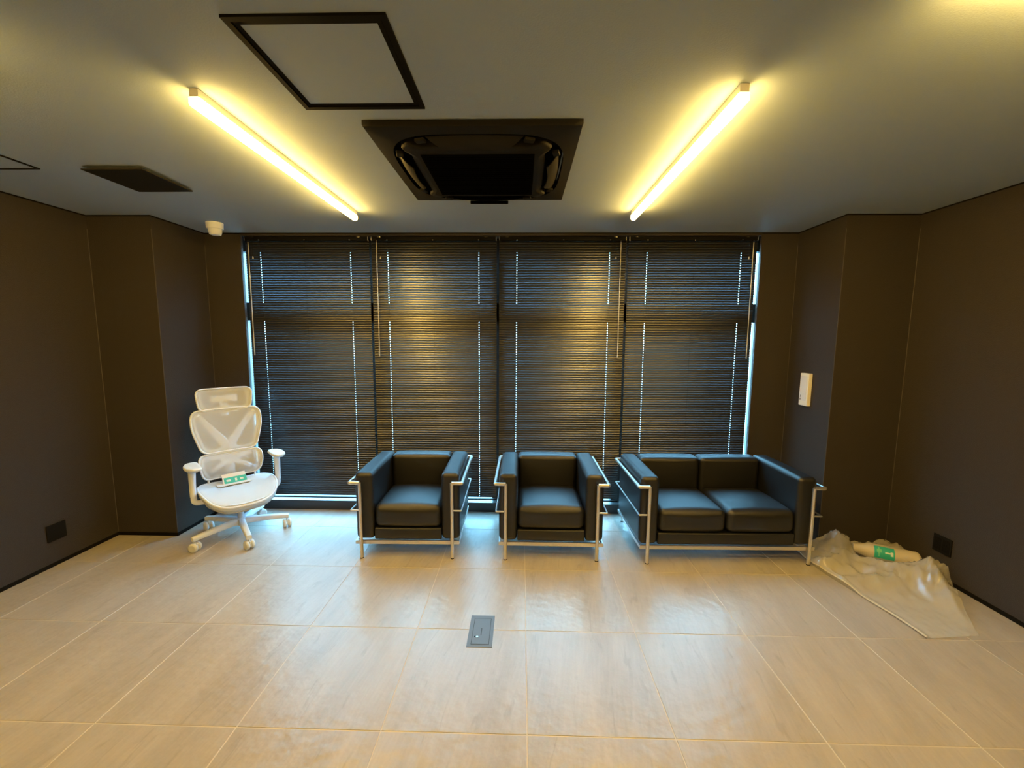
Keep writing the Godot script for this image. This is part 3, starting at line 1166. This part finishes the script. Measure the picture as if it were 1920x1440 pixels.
	# armrests
	for s in [-1, 1]:
		b = MB.new()
		b.bar(rounded([Vector3(0.17 * s, 0.318, -0.01), Vector3(0.225 * s, 0.335, -0.01), Vector3(0.290 * s, 0.335, -0.01), Vector3(0.292 * s, 0.42, -0.01)], 0.035), 0.020, 0.014, Vector3.BACK, 10)
		var arm := put("armrest", b.commit(), W, o)
		b = MB.new()
		b.bar([Vector3(0.292 * s, 0.392, -0.01), Vector3(0.292 * s, 0.50, -0.01), Vector3(0.290 * s, 0.600, -0.01)], [0.021, 0.022, 0.025], [0.025, 0.026, 0.030], Vector3.BACK, 12)
		put("arm_sleeve", b.commit(), W, arm)
		b = MB.new()
		b.rbox(Vector3(0.290 * s, 0.598, 0.0), Vector3(0.062, 0.012, 0.12), 0.005, 1)
		put("pad_base", b.commit(), W, arm)
		b = MB.new()
		var prow := []
		for q in [[0.55, -0.016], [0.86, -0.013], [1.0, -0.004], [1.0, 0.006], [0.90, 0.014], [0.6, 0.012], [0.2, 0.010]]:
			var row := []
			for k in 32:
				var th := -TAU * k / 32
				var px: float = signf(cos(th)) * pow(absf(cos(th)), 0.75) * 0.051 * q[0]
				var pz: float = signf(sin(th)) * pow(absf(sin(th)), 0.75) * 0.125 * q[0]
				row.append(Vector3(0.290 * s + px + 0.9 * pz * pz * -s, 0.622 + q[1] + 0.10 * maxf(0.0, pz - 0.05) - 0.9 * maxf(0.0, pz - 0.07) * maxf(0.0, pz - 0.07), 0.012 + pz))
			prow.append(row)
		b.grid(prow, true)
		var lp: Array = prow[0].duplicate()
		lp.reverse()
		b.cap(lp)
		b.cap(prow[6])
		put("arm_pad", b.commit(), M.white_pad, arm)
	# the printed tag lying on the seat against the lumbar support
	var tg := thing("hang_tag", "paper hang tag with turquoise band resting on the white chair's seat", "tag", o.position + Vector3(0, 0.412, 0), deg_to_rad(47.0))
	b = MB.new()
	b.rbox(Vector3(-0.012, -0.004, -0.095), Vector3(0.230, 0.0015, 0.085), 0.0004, 1)
	put("leaflet", b.commit(), M.paper, tg)
	b = MB.new()
	var lean := Basis(Vector3.RIGHT, -0.75)
	b.rbox(Vector3(0.0, 0.026, -0.135), Vector3(0.165, 0.095, 0.0015), 0.0004, 1, Vector3.ZERO, 1, lean)
	var card := put("card", b.commit(), M.paper, tg)
	b = MB.new()
	b.rbox(Vector3(0.004, 0.026, -0.135) + lean * Vector3(0.002, -0.016, 0.0014), Vector3(0.158, 0.058, 0.0012), 0.0004, 1, Vector3.ZERO, 1, lean)
	var band := put("turquoise_band", b.commit(), M.teal, card)
	for q in [[-0.046, 0.030, 0.018], [0.006, 0.014, 0.026], [0.046, 0.024, 0.016]]:
		b = MB.new()
		b.rbox(Vector3(0.004, 0.026, -0.135) + lean * Vector3(q[0], -0.016, 0.0022), Vector3(q[1], q[2], 0.0008), 0.0002, 1, Vector3.ZERO, 1, lean)
		put("printed_mark", b.commit(), M.print_white, band)

# ------------------------------------------------------------------ plastic packaging on the floor
func make_packaging() -> void:
	var o := thing("plastic_sheet", "crumpled translucent plastic packaging with green label on the floor beside the sofa", "plastic sheet", Vector3(2.35, 0, -1.05))
	var n1 := FastNoiseLite.new()
	n1.seed = 14
	n1.noise_type = FastNoiseLite.TYPE_CELLULAR
	n1.cellular_return_type = FastNoiseLite.RETURN_DISTANCE
	n1.cellular_jitter = 1.0
	n1.frequency = 4.6
	n1.fractal_type = FastNoiseLite.FRACTAL_NONE
	var n2 := FastNoiseLite.new()
	n2.seed = 31
	n2.frequency = 5.0
	n2.fractal_octaves = 2
	# the bundled roll that lies on the sheet
	var from := Vector3(2.425, 0.082, -1.445)
	var to := Vector3(2.765, 0.068, -1.285)
	var left := func(t: float) -> float: return lerpf(2.052, 2.160, smoothstep(0.2, 1.0, t))
	var right := func(t: float) -> float:
		var z := lerpf(-1.56, -0.60, t)
		if z < -1.10:
			return 2.775
		return lerpf(2.765, 2.475, (z + 1.10) / 0.50)
	var height := func(x: float, z: float) -> float:
		var pile := exp(-pow((x - 2.34) / 0.17, 2.0) - pow((z + 1.50) / 0.09, 2.0)) * 0.12
		var crump := smoothstep(-0.86, -1.14, z + 0.35 * (2.3 - x)) * smoothstep(2.03, 2.10, x)
		var cell: float = n1.get_noise_2d(x + 0.03 * n2.get_noise_2d(x, z), z * 1.25) + 1.0
		var cell2: float = n1.get_noise_2d(x * 2.9 + 5.0, z * 2.6 + 3.0) + 1.0
		var h := 0.004 + pile * (0.7 + 0.5 * cell) + crump * (0.010 + 0.080 * cell + 0.032 * cell2)
		# standing fold that runs from the wall end to the front right corner
		var a := Vector2(2.665, -1.12)
		var e := Vector2(2.50, -0.70)
		var p := Vector2(x, z)
		var t := clampf((p - a).dot(e - a) / (e - a).length_squared(), -0.25, 1.0)
		var d := p.distance_to(a.lerp(e, t))
		h += 0.115 * (1.0 - clampf(t, 0.0, 1.0)) * maxf(0.0, 1.0 - d / (0.07 + 0.08 * (1.0 - t))) * smoothstep(-0.25, 0.0, t)
		h += 0.010 * exp(-pow((x - left.call((z + 1.56) / 0.96) - 0.012) / 0.010, 2.0))
		h += 0.0025 * n2.get_noise_2d(x * 4.0, z * 3.0) + 0.002
		# the roll presses the sheet down
		var a2 := Vector2(from.x, from.z)
		var e2 := Vector2(to.x, to.z)
		var t2 := clampf((p - a2).dot(e2 - a2) / (e2 - a2).length_squared(), 0.22, 1.0)
		var near := smoothstep(0.066, 0.105, p.distance_to(a2.lerp(e2, t2)))
		h = lerpf(minf(h, 0.006), h, near)
		return maxf(h, 0.003)
	var jit := RandomNumberGenerator.new()
	jit.seed = 402
	var rows := []
	for i in 65:
		var t := 1.0 - i / 64.0
		var z := lerpf(-1.56, -0.60, t)
		var row := []
		for j in 49:
			var s := j / 48.0
			var x := lerpf(left.call(t), right.call(t), s)
			var zz: float = z - 0.03 * s * t + 0.05 * (1.0 - s) * (1.0 - t)
			var crump := smoothstep(-0.86, -1.14, zz + 0.35 * (2.3 - x))
			row.append(Vector3(x - 2.35, height.call(x, zz) * (1.0 + crump * jit.randf_range(-0.05, 0.05)), zz + 1.05))
		rows.append(row)
	var b := MB.new()
	b.grid(rows)
	put("film", b.commit(), M.film, o)
	b = MB.new()
	var hem := []
	for i in range(0, 65, 2):
		hem.append(rows[i][0] + Vector3(0.003, 0.003, 0))
	b.tube(hem, 0.0045, 8)
	put("folded_hem", b.commit(), M.film_roll, o)
	# the lower layer of the flattened bag
	var rows2 := []
	for i in range(0, 65, 4):
		var row := []
		for j in range(0, 49, 4):
			var p: Vector3 = rows[i][j]
			row.append(Vector3(p.x * 0.985 + 0.004, 0.0015, p.z * 0.985))
		rows2.append(row)
	b = MB.new()
	b.grid(rows2)
	put("lower_film", b.commit(), M.film, o)

	# bundled end with the printed warning label
	var r: Node3D = o
	from -= o.position
	to -= o.position
	var ax := (to - from).normalized()
	var side := ax.cross(Vector3.UP).normalized()
	var up := side.cross(ax)
	var surf := func(t: float, th: float, grow: float) -> Vector3:
		var rad := lerpf(0.030, 0.056, smoothstep(0.0, 0.35, t)) * (1.0 + 0.05 * n2.get_noise_2d(t * 0.9, sin(th) * 0.3)) + grow
		if t > 0.94:
			rad *= sqrt(maxf(0.0, 1.0 - pow((t - 0.94) / 0.06, 2.0) * 0.55))
		return from.lerp(to, t) + (side * cos(th) + up * sin(th)) * rad
	rows = []
	for i in 33:
		var row := []
		for j in 28:
			row.append(surf.call(i / 32.0, -TAU * j / 28.0, 0.0))
		rows.append(row)
	rows.reverse()
	b = MB.new()
	b.grid(rows, true)
	var f: Array = rows[0].duplicate()
	f.reverse()
	b.cap(f)
	b.cap(rows[32])
	r = put("rolled_end", b.commit(), M.film_roll, o)
	# label on the side turned to the room
	var label_patch := func(t0: float, t1: float, a0: float, a1: float, grow: float) -> ArrayMesh:
		var lr := []
		for i in 9:
			var row := []
			for j in 7:
				row.append(surf.call(lerpf(t0, t1, j / 6.0), lerpf(a0, a1, i / 8.0), grow))
			lr.append(row)
		var lb := MB.new()
		lb.grid(lr)
		return lb.commit()
	var lab := put("printed_label", label_patch.call(0.30, 0.60, -0.35, 1.25, 0.0015), M.teal, r)
	lab.set_meta("label", "green label with white pictograms")
	put("pictogram", label_patch.call(0.335, 0.405, 0.42, 0.82, 0.0025), M.print_pale, lab)
	put("pictogram", label_patch.call(0.355, 0.380, -0.10, 1.10, 0.0024), M.print_pale, lab)
	put("pictogram", label_patch.call(0.455, 0.560, 0.40, 0.56, 0.0025), M.print_white, lab)
	put("pictogram", label_patch.call(0.535, 0.575, 0.18, 0.66, 0.0024), M.print_white, lab)
